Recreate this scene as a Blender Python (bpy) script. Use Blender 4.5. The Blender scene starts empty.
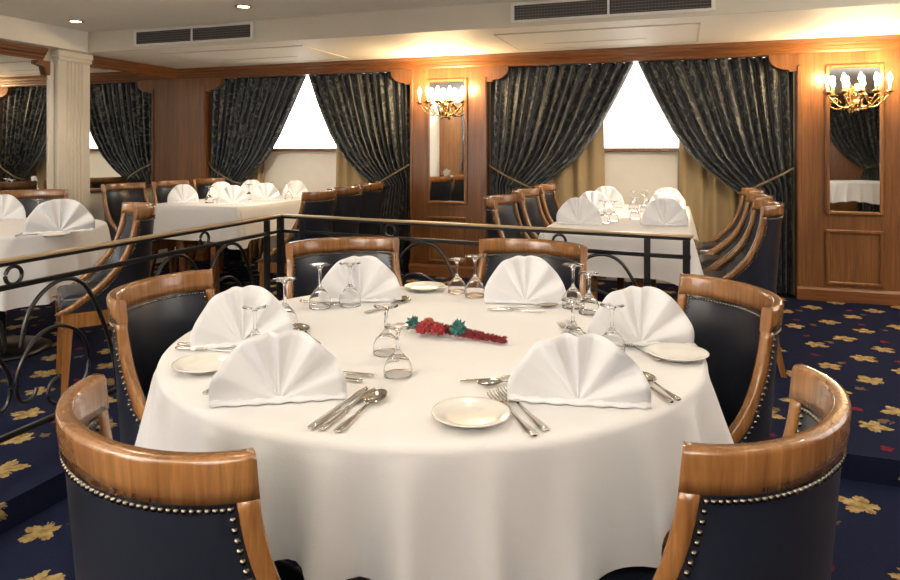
import bpy, math, random
from mathutils import Vector, Matrix
random.seed(7)
PI = math.pi
sin, cos, sqrt = math.sin, math.cos, math.sqrt
R = math.radians
scene = bpy.context.scene
COL = scene.collection

# ---------------------------------------------------------------- dimensions
CAM_Z = 1.28
FOC = 680.0
YAW = R(19.0)
HOR = 150.0
PZ = 0.10           # raised platform
YB = 6.0            # back wall
XL = -5.2           # left wall
XR = 3.6            # right wall
YF = -2.4           # wall behind the camera
Z_SOF = 2.15        # soffit
Z_CEIL = 2.33
Y_SOF = 4.7
TOP = 0.765         # cloth surface of the round table
PTOP = 0.83         # cloth surface of the tables on the platform


def spot(px, py, z):
    """where the line of sight through a photo point meets the horizontal plane z"""
    t = (CAM_Z - z) * FOC / (py - HOR)
    u = (px - 450.0) / FOC
    c, s = cos(YAW), sin(YAW)
    return Vector((t * (-s + c * u), t * (c + s * u), z))


# ---------------------------------------------------------------- mesh helper
class MB:
    def __init__(self):
        self.v, self.f, self.sm, self.uv = [], [], [], {}

    def add(self, vs, fs, smooth=False):
        o = len(self.v)
        self.v += [tuple(p) for p in vs]
        self.f += [tuple(i + o for i in f) for f in fs]
        self.sm += [smooth] * len(fs)
        return o

    def box(self, c, d, rz=0.0, bev=0.0):
        x, y, z = d[0] / 2, d[1] / 2, d[2] / 2
        if bev <= 0:
            pts = [(-x, -y, -z), (x, -y, -z), (x, y, -z), (-x, y, -z), (-x, -y, z), (x, -y, z), (x, y, z), (-x, y, z)]
            fs = [(3, 2, 1, 0), (4, 5, 6, 7), (0, 1, 5, 4), (1, 2, 6, 5), (2, 3, 7, 6), (3, 0, 4, 7)]
        else:
            b = min(bev, x * .9, y * .9, z * .9)
            pts = []
            for (zz, ins) in ((-z, b), (-z + b, 0), (z - b, 0), (z, b)):
                xx, yy, k = x - ins, y - ins, b
                if ins:
                    k = b * .4
                pts += [(-xx + k, -yy, zz), (xx - k, -yy, zz), (xx, -yy + k, zz), (xx, yy - k, zz),
                        (xx - k, yy, zz), (-xx + k, yy, zz), (-xx, yy - k, zz), (-xx, -yy + k, zz)]
            fs = [tuple(range(7, -1, -1)), tuple(range(24, 32))]
            for l in range(3):
                for i in range(8):
                    j = (i + 1) % 8
                    fs.append((l * 8 + i, l * 8 + j, l * 8 + 8 + j, l * 8 + 8 + i))
        ca, sa = cos(rz), sin(rz)
        self.add([(c[0] + p[0] * ca - p[1] * sa, c[1] + p[0] * sa + p[1] * ca, c[2] + p[2]) for p in pts], fs)
        return self

    def grid(self, rows, closed=False, smooth=True, flip=False):
        n = len(rows[0])
        vs = [p for r in rows for p in r]
        fs = []
        m = n if closed else n - 1
        for a in range(len(rows) - 1):
            for i in range(m):
                j = (i + 1) % n
                q = (a * n + i, a * n + j, (a + 1) * n + j, (a + 1) * n + i)
                fs.append(q[::-1] if flip else q)
        return self.add(vs, fs, smooth)

    def loft(self, rings, caps=True, smooth=True):
        """closed rings joined along their length, with end caps"""
        o = self.grid(rings, closed=True, smooth=smooth)
        if caps:
            n = len(rings[0])
            self.f.append(tuple(o + i for i in range(n - 1, -1, -1)))
            self.sm.append(False)
            k = o + (len(rings) - 1) * n
            self.f.append(tuple(k + i for i in range(n)))
            self.sm.append(False)
        return self

    def tube(self, pts, r, n=8, smooth=True, flat=None):
        """flat=(a,b): elliptical section, a along the side, b along the up direction"""
        pts = [Vector(p) for p in pts]
        rings = []
        up = Vector((0, 0, 1))
        for i, p in enumerate(pts):
            d = (pts[min(i + 1, len(pts) - 1)] - pts[max(i - 1, 0)]).normalized()
            s = d.cross(up)
            if s.length < 1e-3:
                s = d.cross(Vector((0, 1, 0)))
            s.normalize()
            w = s.cross(d)
            rr = r[i] if isinstance(r, (list, tuple)) else r
            ra, rb = (rr, rr) if flat is None else (flat[0] * rr, flat[1] * rr)
            rings.append([p + s * (ra * cos(2 * PI * k / n)) + w * (rb * sin(2 * PI * k / n)) for k in range(n)])
        return self.loft(rings, True, smooth)

    def lathe(self, prof, c=(0, 0, 0), n=24, smooth=True):
        rows = [[(c[0] + r * cos(2 * PI * k / n), c[1] + r * sin(2 * PI * k / n), c[2] + z) for k in range(n)] for (r, z) in prof]
        self.grid(rows, closed=True, smooth=smooth)
        return self

    def prism(self, poly, z0, z1):
        n = len(poly)
        self.add([(x, y, z0) for x, y in poly] + [(x, y, z1) for x, y in poly],
                 [tuple(range(n - 1, -1, -1)), tuple(range(n, 2 * n))] +
                 [(i, (i + 1) % n, n + (i + 1) % n, n + i) for i in range(n)])
        return self

    def build(self, name, mat, parent=None, loc=None, rz=None, uv=None, fix=True):
        me = bpy.data.meshes.new(name)
        me.from_pydata(self.v, [], self.f)
        me.polygons.foreach_set('use_smooth', self.sm)
        if uv:
            lay = me.uv_layers.new(name='UVMap')
            for l in me.loops:
                lay.data[l.index].uv = uv[l.vertex_index]
        me.materials.append(mat)
        me.update()
        o = bpy.data.objects.new(name, me)
        COL.objects.link(o)
        if parent:
            o.parent = parent
        if loc:
            o.location = loc
        if rz is not None:
            o.rotation_euler = (0, 0, rz)
        if fix:
            import bmesh
            bm = bmesh.new()
            bm.from_mesh(me)
            bmesh.ops.recalc_face_normals(bm, faces=bm.faces)
            bm.to_mesh(me)
            bm.free()
        return o


def tag(o, label, cat, group=None):
    o['label'] = label
    o['category'] = cat
    if group:
        o['group'] = group
    return o


def empty(name, loc, rz=0.0):
    o = bpy.data.objects.new(name, None)
    o.empty_display_size = .1
    COL.objects.link(o)
    o.location = loc
    o.rotation_euler = (0, 0, rz)
    return o


def struct(o):
    o['kind'] = 'structure'
    return o


def dup(root, loc, rz, label, group=None):
    c = root.copy()
    COL.objects.link(c)
    c.location = loc
    c.rotation_euler = (0, 0, rz)
    c['label'] = label
    if group:
        c['group'] = group
    for ch in list(root.children):
        k = ch.copy()
        COL.objects.link(k)
        k.parent = c
        for g in list(ch.children):
            m = g.copy()
            COL.objects.link(m)
            m.parent = k
    return c


# ---------------------------------------------------------------- materials
class NT:
    def __init__(self, name):
        self.m = bpy.data.materials.new(name)
        self.m.use_nodes = True
        self.t = self.m.node_tree
        self.b = self.t.nodes['Principled BSDF']

    def n(self, kind, **kw):
        nd = self.t.nodes.new(kind)
        for k, v in kw.items():
            setattr(nd, k, v)
        return nd

    def put(self, sock, val):
        if isinstance(val, bpy.types.NodeSocket):
            self.t.links.new(val, sock)
        else:
            sock.default_value = val

    def math(self, op, a, b=0.0, c=None):
        nd = self.n('ShaderNodeMath', operation=op)
        self.put(nd.inputs[0], a)
        self.put(nd.inputs[1], b)
        if c is not None:
            self.put(nd.inputs[2], c)
        return nd.outputs[0]

    def coord(self, which='Object'):
        return self.n('ShaderNodeTexCoord').outputs[which]

    def mapping(self, vec, scale=(1, 1, 1), rot=(0, 0, 0), loc=(0, 0, 0)):
        nd = self.n('ShaderNodeMapping')
        self.put(nd.inputs['Vector'], vec)
        nd.inputs['Scale'].default_value = scale
        nd.inputs['Rotation'].default_value = rot
        nd.inputs['Location'].default_value = loc
        return nd.outputs[0]

    def noise(self, vec, scale=5, detail=3, rough=.5, dist=0.0):
        nd = self.n('ShaderNodeTexNoise')
        self.put(nd.inputs['Vector'], vec)
        nd.inputs['Scale'].default_value = scale
        nd.inputs['Detail'].default_value = detail
        nd.inputs['Roughness'].default_value = rough
        nd.inputs['Distortion'].default_value = dist
        return nd.outputs[0]

    def ramp(self, fac, stops):
        nd = self.n('ShaderNodeValToRGB')
        self.put(nd.inputs[0], fac)
        e = nd.color_ramp.elements
        while len(e) < len(stops):
            e.new(.5)
        for i, (p, c) in enumerate(stops):
            e[i].position = p
            e[i].color = tuple(c) + (1,) if len(c) == 3 else c
        return nd.outputs[0]

    def mix(self, fac, a, b):
        nd = self.n('ShaderNodeMix', data_type='RGBA')
        self.put(nd.inputs[0], fac)
        self.put(nd.inputs[6], a if isinstance(a, bpy.types.NodeSocket) else tuple(a) + (1,))
        self.put(nd.inputs[7], b if isinstance(b, bpy.types.NodeSocket) else tuple(b) + (1,))
        return nd.outputs[2]

    def bump(self, h, strength=.2, dist=.01):
        nd = self.n('ShaderNodeBump')
        nd.inputs['Strength'].default_value = strength
        nd.inputs['Distance'].default_value = dist
        self.put(nd.inputs['Height'], h)
        self.t.links.new(nd.outputs[0], self.b.inputs['Normal'])

    def set(self, **kw):
        for k, v in kw.items():
            s = self.b.inputs[k.replace('_', ' ')]
            if not isinstance(v, bpy.types.NodeSocket) and s.type == 'RGBA' and len(v) == 3:
                v = tuple(v) + (1,)
            self.put(s, v)
        return self


def plain(name, col, rough=.5, metal=0.0, vary=.06, scale=8, **kw):
    k = NT(name)
    nz = k.noise(k.coord(), scale, 4)
    d = tuple(max(0, c * (1 - vary)) for c in col)
    l = tuple(min(1, c * (1 + vary)) for c in col)
    k.set(Base_Color=k.ramp(nz, [(.3, d), (.7, l)]), Roughness=rough, Metallic=metal, **kw)
    return k.m


def wood(name, dark, mid, light, axis='z', rough=.28, coat=.5, fine=1.0):
    k = NT(name)
    co = k.coord()
    sc = {'z': (26 * fine, 26 * fine, 1.2), 'x': (1.2, 26 * fine, 26 * fine), 'y': (26 * fine, 1.2, 26 * fine)}[axis]
    a = k.noise(k.mapping(co, sc), 2.2, 6, .62, .6)
    b = k.noise(k.mapping(co, tuple(s * .22 for s in sc)), 1.5, 3, .5, .3)
    f = k.math('ADD', k.math('MULTIPLY', a, .6), k.math('MULTIPLY', b, .4))
    k.set(Base_Color=k.ramp(f, [(.33, dark), (.5, mid), (.66, light)]), Roughness=rough)
    k.set(Coat_Weight=coat, Coat_Roughness=.12)
    k.bump(a, .06, .002)
    return k.m


M = {}
M['wall_wood'] = wood('wall_wood', (.105, .038, .011), (.18, .071, .020), (.265, .115, .034), 'z', .33, .25)
M['trim_wood'] = wood('trim_wood', (.12, .042, .013), (.19, .071, .021), (.27, .108, .033), 'x', .30, .35)
M['trim_wood_side'] = wood('trim_wood_side', (.12, .042, .013), (.19, .071, .021), (.27, .108, .033), 'y', .30, .35)
M['chair_wood'] = wood('chair_wood', (.135, .052, .0145), (.225, .095, .027), (.33, .155, .049), 'z', .26, .6, 1.4)
M['leather'] = plain('navy_leather', (.0080, .0105, .019), .31, vary=.15, scale=60)
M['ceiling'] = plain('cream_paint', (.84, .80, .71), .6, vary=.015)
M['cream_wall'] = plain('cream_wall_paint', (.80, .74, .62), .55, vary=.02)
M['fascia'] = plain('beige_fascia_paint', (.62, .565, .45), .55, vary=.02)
M['white_frame'] = plain('white_enamel', (.74, .71, .64), .4, vary=.02)
M['grille'] = plain('dark_grille', (.045, .040, .036), .5)
M['iron'] = plain('black_iron', (.008, .008, .009), .28, vary=.1)
M['bronze'] = plain('bronze_cap', (.52, .39, .24), .30, .35)
M['brass'] = plain('polished_brass', (.72, .50, .22), .22, 1.0)
M['pewter'] = plain('nailhead_pewter', (.13, .115, .095), .25, 1.0)
M['silver'] = plain('cutlery_steel', (.62, .58, .52), .16, 1.0, vary=.03)
M['porcelain'] = plain('porcelain', (.80, .77, .71), .18, vary=.01, Coat_Weight=.4)
M['sleeve'] = plain('candle_sleeve', (.75, .68, .5), .5)
M['gold_cord'] = plain('gold_cord', (.14, .10, .05), .6, vary=.3, scale=200)

k = NT('mirror_glass')
k.set(Base_Color=(.86, .87, .85), Metallic=1.0, Roughness=.015)
M['mirror'] = k.m
k = NT('clear_glass')
k.set(Base_Color=(1, 1, 1), Roughness=0.0, Transmission_Weight=1.0, IOR=1.36)
M['glass'] = k.m


def cloth_mat(name, col, sc=420.0, bs=.10):
    k = NT(name)
    co = k.coord()
    a = k.noise(k.mapping(co, (sc, sc * .2, sc)), 1, 2)
    b = k.noise(k.mapping(co, (sc * .2, sc, sc)), 1, 2)
    big = k.noise(co, 5, 3)
    k.set(Base_Color=k.ramp(big, [(.3, tuple(c * .97 for c in col)), (.7, col)]), Roughness=.82, Sheen_Weight=.15)
    k.bump(k.math('ADD', k.math('ADD', a, b), k.math('MULTIPLY', big, 2.0)), bs, .004)
    return k.m


M['linen'] = cloth_mat('white_linen', (.795, .785, .78))
M['napkin'] = cloth_mat('napkin_linen', (.87, .875, .89), 500, .05)
M['beige_drape'] = cloth_mat('beige_drape', (.36, .255, .125), 300)


def emit(name, col, st):
    k = NT(name)
    k.set(Base_Color=(.8, .8, .8), Emission_Color=col, Emission_Strength=st)
    return k.m


M['bulb'] = emit('candle_bulb_glow', (1, .74, .40), 60)
M['lamp'] = emit('downlight_glow', (1, .80, .52), 26)
M['pane'] = emit('daylit_window_pane', (1.0, .965, .94), 5.0)
M['pane_cool'] = emit('daylit_rear_pane', (.78, .88, 1.0), 5.5)
M['pane_side'] = emit('daylit_side_pane', (.86, .92, 1.0), 2.4)  # glow for the window added out of view on the right wall
M['pane_soft'] = emit('daylit_shaded_pane', (.82, .90, 1.0), 2.0)


def damask():
    k = NT('damask_curtain')
    uv = k.coord('UV')
    w = k.n('ShaderNodeTexWave', wave_type='RINGS', rings_direction='SPHERICAL')
    vo = k.n('ShaderNodeTexVoronoi')
    k.put(vo.inputs['Vector'], k.mapping(uv, (7, 5, 1)))
    vo.inputs['Scale'].default_value = 1.0
    dn = k.noise(k.mapping(uv, (1, 1, 1)), 11, 2)
    sw = k.math('SINE', k.math('ADD', k.math('MULTIPLY', vo.outputs['Distance'], 17.0), k.math('MULTIPLY', dn, 16.0)))
    motif = k.ramp(sw, [(.48, (0, 0, 0)), (.74, (1, 1, 1))])
    sep = k.n('ShaderNodeSeparateXYZ')
    k.put(sep.inputs[0], uv)
    # figured bands alternating with plain satin stripes, thin gold lines between
    ph = k.math('FRACT', k.math('MULTIPLY', sep.outputs[0], 5.6))
    band = k.math('GREATER_THAN', ph, .30)
    line = k.math('LESS_THAN', k.math('ABSOLUTE', k.math('SUBTRACT', ph, .15)), .035)
    fac = k.math('MAXIMUM', k.math('MULTIPLY', k.math('MULTIPLY', motif, band), .9), k.math('MULTIPLY', line, .8))
    grain = k.noise(uv, 300, 2)
    gold = k.ramp(grain, [(.3, (.075, .082, .072)), (.7, (.16, .165, .135))])
    k.set(Base_Color=k.mix(fac, (.007, .0105, .019), gold), Roughness=.55, Sheen_Weight=.1)
    return k.m


M['damask'] = damask()


def carpet():
    k = NT('leaf_carpet')
    co = k.coord()
    sep = k.n('ShaderNodeSeparateXYZ')
    wob = k.noise(co, 45, 2)
    k.put(sep.inputs[0], co)
    X, Y = k.math('ADD', sep.outputs[0], sep.outputs[2]), k.math('ADD', sep.outputs[1], sep.outputs[2])     # the pattern runs on over the step
    PX, PY = .41, .43

    def lattice(ox, oy):
        ax = k.math('ADD', k.math('DIVIDE', X, PX), ox)
        ay = k.math('ADD', k.math('DIVIDE', Y, PY), oy)
        fx, fy = k.math('FLOOR', ax), k.math('FLOOR', ay)
        lx = k.math('MULTIPLY', k.math('SUBTRACT', k.math('SUBTRACT', ax, fx), .5), PX)
        ly = k.math('MULTIPLY', k.math('SUBTRACT', k.math('SUBTRACT', ay, fy), .5), PY)
        cmb = k.n('ShaderNodeCombineXYZ')
        k.put(cmb.inputs[0], k.math('ADD', fx, ox * 3.1))
        k.put(cmb.inputs[1], k.math('ADD', fy, oy * 5.7))
        wn = k.n('ShaderNodeTexWhiteNoise', noise_dimensions='2D')
        k.put(wn.inputs['Vector'], cmb.outputs[0])
        rnd = wn.outputs['Value']
        lx = k.math('ADD', lx, k.math('MULTIPLY', k.math('SUBTRACT', rnd, .5), .07))
        return lx, ly, rnd

    def leaf(ox, oy, size):
        lx, ly, rnd = lattice(ox, oy)
        r = k.math('SQRT', k.math('ADD', k.math('MULTIPLY', lx, lx), k.math('MULTIPLY', ly, ly)))
        th = k.math('ADD', k.math('ARCTAN2', ly, lx), k.math('MULTIPLY', rnd, 6.28))
        lobes = k.math('POWER', k.math('ABSOLUTE', k.math('COSINE', k.math('MULTIPLY', th, 2.5))), .8)
        teeth = k.math('ABSOLUTE', k.math('COSINE', k.math('MULTIPLY', th, 12.5)))
        big = k.math('ADD', .78, k.math('MULTIPLY', k.math('COSINE', th), .22))
        rad = k.math('ADD', .36, k.math('ADD', k.math('MULTIPLY', lobes, .5), k.math('MULTIPLY', teeth, .13)))
        rad = k.math('MULTIPLY', k.math('MULTIPLY', rad, big), size)
        rad = k.math('ADD', rad, k.math('MULTIPLY', k.math('SUBTRACT', wob, .5), .045))
        return k.math('LESS_THAN', r, rad), lobes

    l1, v1 = leaf(0.0, 0.0, .093)
    l2, v2 = leaf(.5, .5, .084)
    lf = k.math('MAXIMUM', l1, l2)
    lx, ly, rnd = lattice(.5, .05)
    rr = k.math('SQRT', k.math('ADD', k.math('MULTIPLY', lx, lx), k.math('MULTIPLY', ly, ly)))
    red = k.math('LESS_THAN', k.math('ADD', rr, k.math('MULTIPLY', k.math('SUBTRACT', wob, .5), .06)), .020)
    lx, ly, rnd = lattice(.27, .33)
    rr = k.math('SQRT', k.math('ADD', k.math('MULTIPLY', lx, lx), k.math('MULTIPLY', ly, ly)))
    sprig = k.math('LESS_THAN', k.math('ADD', rr, k.math('MULTIPLY', k.math('SUBTRACT', wob, .5), .09)), .022)
    tuft = k.noise(co, 260, 2)
    mott = k.noise(co, 30, 3)
    ground = k.ramp(tuft, [(.3, (.0050, .0065, .018)), (.7, (.012, .0155, .040))])
    gold = k.ramp(mott, [(.32, (.15, .095, .034)), (.5, (.27, .19, .075)), (.68, (.36, .27, .13))])
    c = k.mix(sprig, ground, (.11, .075, .04))
    c = k.mix(red, c, (.12, .014, .026))
    c = k.mix(lf, c, gold)
    k.set(Base_Color=c, Roughness=.95, Specular_IOR_Level=.05)
    k.bump(tuft, .35, .004)
    return k.m


M['carpet'] = carpet()

# ---------------------------------------------------------------- room shell
EDGE_X, EDGE_Y = -2.15, 3.0
b = MB()
b.add([(EDGE_X, YF, 0), (XR, YF, 0), (XR, EDGE_Y, 0), (EDGE_X, EDGE_Y, 0),
       (EDGE_X, YF, PZ), (EDGE_X, EDGE_Y, PZ), (XR, EDGE_Y, PZ),
       (XL, YF, PZ), (XL, YB + .35, PZ), (XR, YB + .35, PZ), (XL, EDGE_Y, PZ), (EDGE_X, YB + .35, PZ)],
      [(0, 1, 2, 3), (4, 0, 3, 5), (5, 3, 2, 6), (7, 4, 5, 10), (10, 5, 11, 8), (5, 6, 9, 11)])
struct(b.build('floor', M['carpet'], fix=False))

WIN = [(-4.82, -2.47, -3.64), (-1.71, .845, -.40)]     # x0, x1, where the curtains meet
Z_OP = 2.04


def corner_piece(b, x, d):
    """concave wooden bracket in the top corner of an opening"""
    w, h = .20, .135
    pts = [(x, Z_OP), (x, Z_OP - h), (x + d * .055, Z_OP - h)]
    for i in range(9):
        a = i / 8 * PI / 2
        pts.append((x + d * (.055 + (w - .055) * sin(a)), Z_OP - .02 - (h - .035) * cos(a)))
    pts.append((x + d * w, Z_OP))
    n = len(pts)
    b.add([(p[0], YB, p[1]) for p in pts] + [(p[0], YB + .05, p[1]) for p in pts],
          [tuple(range(n)), tuple(range(2 * n - 1, n - 1, -1))] + [(i, i + n, (i + 1) % n + n, (i + 1) % n) for i in range(n)])


b = MB()
spans = [(XL, WIN[0][0]), (WIN[0][1], WIN[1][0]), (WIN[1][1], XR)]
for x0, x1 in spans:
    b.box(((x0 + x1) / 2, YB + .05, (PZ + Z_SOF) / 2), (x1 - x0, .10, Z_SOF - PZ))
for x0, x1, xc in WIN:
    b.box(((x0 + x1) / 2, YB + .05, (Z_OP + Z_SOF) / 2), (x1 - x0, .10, Z_SOF - Z_OP))
    corner_piece(b, x0, 1)
    corner_piece(b, x1, -1)
struct(b.build('wall_back', M['wall_wood']))

# recess behind the curtains: cream wall under the sill, jambs
b = MB()
for x0, x1, xc in WIN:
    b.box(((x0 + x1) / 2, YB + .33, (PZ + 1.27) / 2), (x1 - x0 + .2, .06, 1.27 - PZ))
    b.box((x0 - .03, YB + .2, (PZ + Z_SOF) / 2), (.06, .22, Z_SOF - PZ))
    b.box((x1 + .03, YB + .2, (PZ + Z_SOF) / 2), (.06, .22, Z_SOF - PZ))
struct(b.build('wall_alcove', M['cream_wall']))
for i, (x0, x1, xc) in enumerate(WIN):
    w = empty('window_%d' % (i + 1), ((x0 + x1) / 2, YB + .33, 1.27))
    struct(w)
    hw = (x1 - x0) / 2
    MB().box((0, .02, .44), (2 * hw + .1, .02, .88)).build('pane', M['pane'], w)
    MB().box((0, -.04, .012), (2 * hw + .1, .10, .034), bev=.006).build('sill', M['trim_wood'], w)
    MB().box((-hw + .0, 0, .44), (.06, .05, .88)).box((hw, 0, .44), (.06, .05, .88)).build('frame', M['trim_wood'], w)


def strip_x(b, x0, x1, y, prof):
    """prof: (depth out of the wall, z) - swept along x, in front of a wall whose face is at y"""
    rows = [[(x, y - d, z) for d, z in prof] for x in (x0, x1)]
    b.loft(rows, True, False)


def strip_y(b, y0, y1, x, prof, sgn=1):
    rows = [[(x + sgn * d, y, z) for d, z in prof] for y in (y0, y1)]
    b.loft(rows, True, False)


CORN = [(0, 2.045), (.012, 2.045), (.018, 2.062), (.030, 2.070), (.036, 2.088), (.052, 2.098), (.060, 2.118), (.072, 2.122), (.072, 2.148), (0, 2.148)]
b = MB()
strip_x(b, XL, XR, YB, CORN)
struct(b.build('trim_1', M['trim_wood']))
BASE = [(0, PZ), (.028, PZ), (.028, PZ + .085), (.018, PZ + .10), (0, PZ + .105)]
b = MB()
for x0, x1 in spans:
    strip_x(b, x0, x1, YB, BASE)
struct(b.build('baseboard_back', M['trim_wood']))

# pilaster edges and recessed lower panels of the wooden bays
b = MB()
for x in (WIN[0][0] - .02, WIN[0][1] + .02, WIN[1][0] - .02, WIN[1][1] + .02):
    b.box((x, YB - .006, (PZ + 1.98) / 2 + .02), (.03, .012, 1.98 - PZ - .1), bev=.004)
struct(b.build('trim_2', M['wall_wood']))


def panel_frame(name, xa, xb, za, zb):
    b = MB()
    w = .028
    b.box(((xa + xb) / 2, YB - .009, zb), (xb - xa + w, .018, w), bev=.006)
    b.box(((xa + xb) / 2, YB - .009, za), (xb - xa + w, .018, w), bev=.006)
    b.box((xa, YB - .009, (za + zb) / 2), (w, .018, zb - za), bev=.006)
    b.box((xb, YB - .009, (za + zb) / 2), (w, .018, zb - za), bev=.006)
    return struct(b.build(name, M['wall_wood']))


panel_frame('trim_3', -2.27, -1.92, .24, .645)
panel_frame('trim_4', 1.06, 1.43, .24, .645)
b = MB()
b.box((2.3, YB - .008, 1.1), (.05, .016, 1.9))
b.box((1.72, YB - .004, 1.1), (.012, .008, 1.9))
struct(b.build('trim_5', M['wall_wood']))

# left wall: cream, two mirrors, pilaster
struct(MB().box((XL - .06, (YF + YB + .3) / 2, (PZ + Z_CEIL) / 2), (.12, YB + .3 - YF, Z_CEIL - PZ)).build('wall_left', M['cream_wall']))
PY0, PY1 = 4.47, 4.80
b = MB()
fl = [(XL, PY0), (XL + .07, PY0)]
n = 5
f0, f1 = PY0 + .07, PY1 - .07
for i in range(n):
    a = f0 + (f1 - f0) * i / n
    w = (f1 - f0) / n
    fl += [(XL + .07, a + .004), (XL + .056, a + w * .3), (XL + .056, a + w * .7), (XL + .07, a + w - .004)]
fl += [(XL + .07, PY1), (XL, PY1)]
b.prism(fl[::-1], PZ, 2.06)
b.box((XL + .042, (PY0 + PY1) / 2, 2.075), (.10, PY1 - PY0 + .02, .03), bev=.006)
b.box((XL + .045, (PY0 + PY1) / 2, 2.12), (.11, PY1 - PY0 + .04, .06), bev=.012)
b.box((XL + .045, (PY0 + PY1) / 2, PZ + .08), (.10, PY1 - PY0 + .04, .16), bev=.01)
struct(b.build('pilaster_column', M['cream_wall']))
b = MB()
strip_y(b, PY1 + .0, YB, XL, CORN)
strip_y(b, 1.2, PY0 - .1, XL, CORN)
struct(b.build('trim_6', M['trim_wood_side']))


def wall_mirror_side(y0, y1, label):
    m = empty('wall_mirror', (XL, (y0 + y1) / 2, .92))
    tag(m, label, 'mirror', 'large mirrors on the cream side wall')
    L = y1 - y0
    MB().box((.012, 0, .565), (.02, L - .002, 1.12)).build('mirror_glass', M['mirror'], m)
    MB().box((.035, 0, -.012), (.07, L - .002, .03), bev=.006).build('ledge', M['trim_wood_side'], m)
    return m


m1 = wall_mirror_side(PY1 + .002, YB - .002, 'large wall mirror between the fluted cream pilaster and the wood corner panel')
m2 = wall_mirror_side(1.2, PY0 - .002, 'large wall mirror over the small round table, beside the fluted pilaster')
MB().box((.026, (PY0 - 1.2) / 2 - .04, .57), (.014, .05, 1.1)).build('bevel_strip', M['white_frame'], m2)
b = MB()
b.prism([(0, 0), (.0, .12), (.03, .12), (.05, .05), (.12, .03), (.12, 0)], 0, .03)
q = b.build('corner_bracket', M['trim_wood'], m2)
q.rotation_euler = (0, R(90), R(180))
q.location = (.06, (PY0 - 1.2) / 2 - .07, 1.12)

# other two walls
b = MB()
b.box((XR + .06, (YF + YB) / 2, Z_CEIL / 2), (.12, YB - YF + .7, Z_CEIL))
struct(b.build('wall_right', M['wall_wood']))
w = empty('window_5', (XR - .012, 3.5, .95))  # added window out of view, for side light and sheen on the leather
struct(w)
MB().box((0, 0, .52), (.012, 2.6, 1.04)).build('pane', M['pane_side'], w)
b = MB()
b.box((-.008, 0, 1.06), (.03, 2.72, .05), bev=.006).box((-.008, 0, -.02), (.03, 2.72, .05), bev=.006)
for y in (-1.33, 0, 1.33):
    b.box((-.008, y, .52), (.03, .05, 1.06), bev=.006)
b.build('frame', M['trim_wood_side'], w)
b = MB()
RW = [(-4.6, -2.0), (-.8, 1.2)]
xs = [XL] + [v for w in RW for v in w] + [XR]
for i in range(0, len(xs), 2):
    b.box(((xs[i] + xs[i + 1]) / 2, YF - .06, Z_CEIL / 2), (xs[i + 1] - xs[i], .12, Z_CEIL))
for x0, x1 in RW:
    b.box(((x0 + x1) / 2, YF - .06, .42), (x1 - x0, .12, .84))
    b.box(((x0 + x1) / 2, YF - .06, 2.22), (x1 - x0, .12, .22))
struct(b.build('wall_front', M['wall_wood']))
for i, (x0, x1) in enumerate(RW):
    w = empty('window_%d' % (i + 3), ((x0 + x1) / 2, YF - .06, .84))
    struct(w)
    MB().box((0, 0, .635), (x1 - x0 - .004, .02, 1.266)).build('pane', M['pane_cool'] if i == 0 else M['pane_soft'], w)
    MB().box((0, .05, .64), (.05, .05, 1.25)).box((0, .05, .64), (x1 - x0 - .01, .05, .05)).build('glazing_bars', M['trim_wood'], w)

# ceiling
struct(MB().box(((XL + XR) / 2, (YF + Y_SOF) / 2, Z_CEIL + .05), (XR - XL + .2, Y_SOF - YF + .2, .10)).build('ceiling', M['ceiling']))
struct(MB().box(((XL + XR) / 2, (Y_SOF + YB + .36) / 2, Z_SOF + .055), (XR - XL + .1, YB + .36 - Y_SOF - .012, .11)).build('ceiling_soffit', M['ceiling']))
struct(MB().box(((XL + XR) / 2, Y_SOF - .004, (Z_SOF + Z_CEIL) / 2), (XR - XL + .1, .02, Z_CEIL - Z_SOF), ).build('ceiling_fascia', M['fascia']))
struct(MB().box((XL + .09, (YF + Y_SOF) / 2, (Z_SOF + Z_CEIL) / 2), (.18, Y_SOF - YF - .04, Z_CEIL - Z_SOF)).build('ceiling_bulkhead', M['ceiling']))


def vent(xa, xb, label):
    v = empty('air_vent', ((xa + xb) / 2, Y_SOF - .014, 2.245))
    tag(v, label, 'vent', 'air vents in the ceiling step')
    L = xb - xa
    h = .105
    b = MB()
    b.box((0, -.008, h / 2 + .008), (L, .018, .018), bev=.003).box((0, -.008, -h / 2 - .008), (L, .018, .018), bev=.003)
    for x in (-L / 2 + .012, L / 2 - .012, 0):
        b.box((x, -.008, 0), (.024 if x else .014, .018, h))
    b.build('frame', M['white_frame'], v)
    MB().box((0, -.002, 0), (L - .03, .006, h)).build('backing', M['grille'], v)
    for s in (-1, 1):
        b = MB()
        for i in range(5):
            b.box((s * L / 4, -.008, -h / 2 + .012 + i * .02), (L / 2 - .03, .012, .003))
        for i in range(30):
            b.box((s * L / 4 + (i / 29 - .5) * (L / 2 - .05), -.006, 0), (.002, .006, h))
        b.build('grille', plain('grille_slats', (.16, .14, .12), .45), v)
    return v


vent(-4.50, -3.29, 'white framed air vent with twin dark grilles near the pilaster')
vent(-1.155, .19, 'wider white framed air vent with twin grilles over the sconce bay')


def hatch(xa, xb, ya, yb, label):
    h = empty('ceiling_hatch', ((xa + xb) / 2, (ya + yb) / 2, Z_SOF))
    tag(h, label, 'ceiling panel', 'flush service panels in the low ceiling')
    L, W = xb - xa, yb - ya
    MB().box((0, 0, -.003), (L, W, .006)).build('panel', M['ceiling'], h)
    b = MB()
    for s in (-1, 1):
        b.box((0, s * W / 2, -.004), (L + .012, .012, .008))
        b.box((s * L / 2, 0, -.004), (.012, W, .008))
    b.build('edge_trim', M['fascia'], h)
    MB().box((-.05, .12, -.007), (L * .55, .035, .004), bev=.001).build('slot_diffuser', M['fascia'], h)


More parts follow.
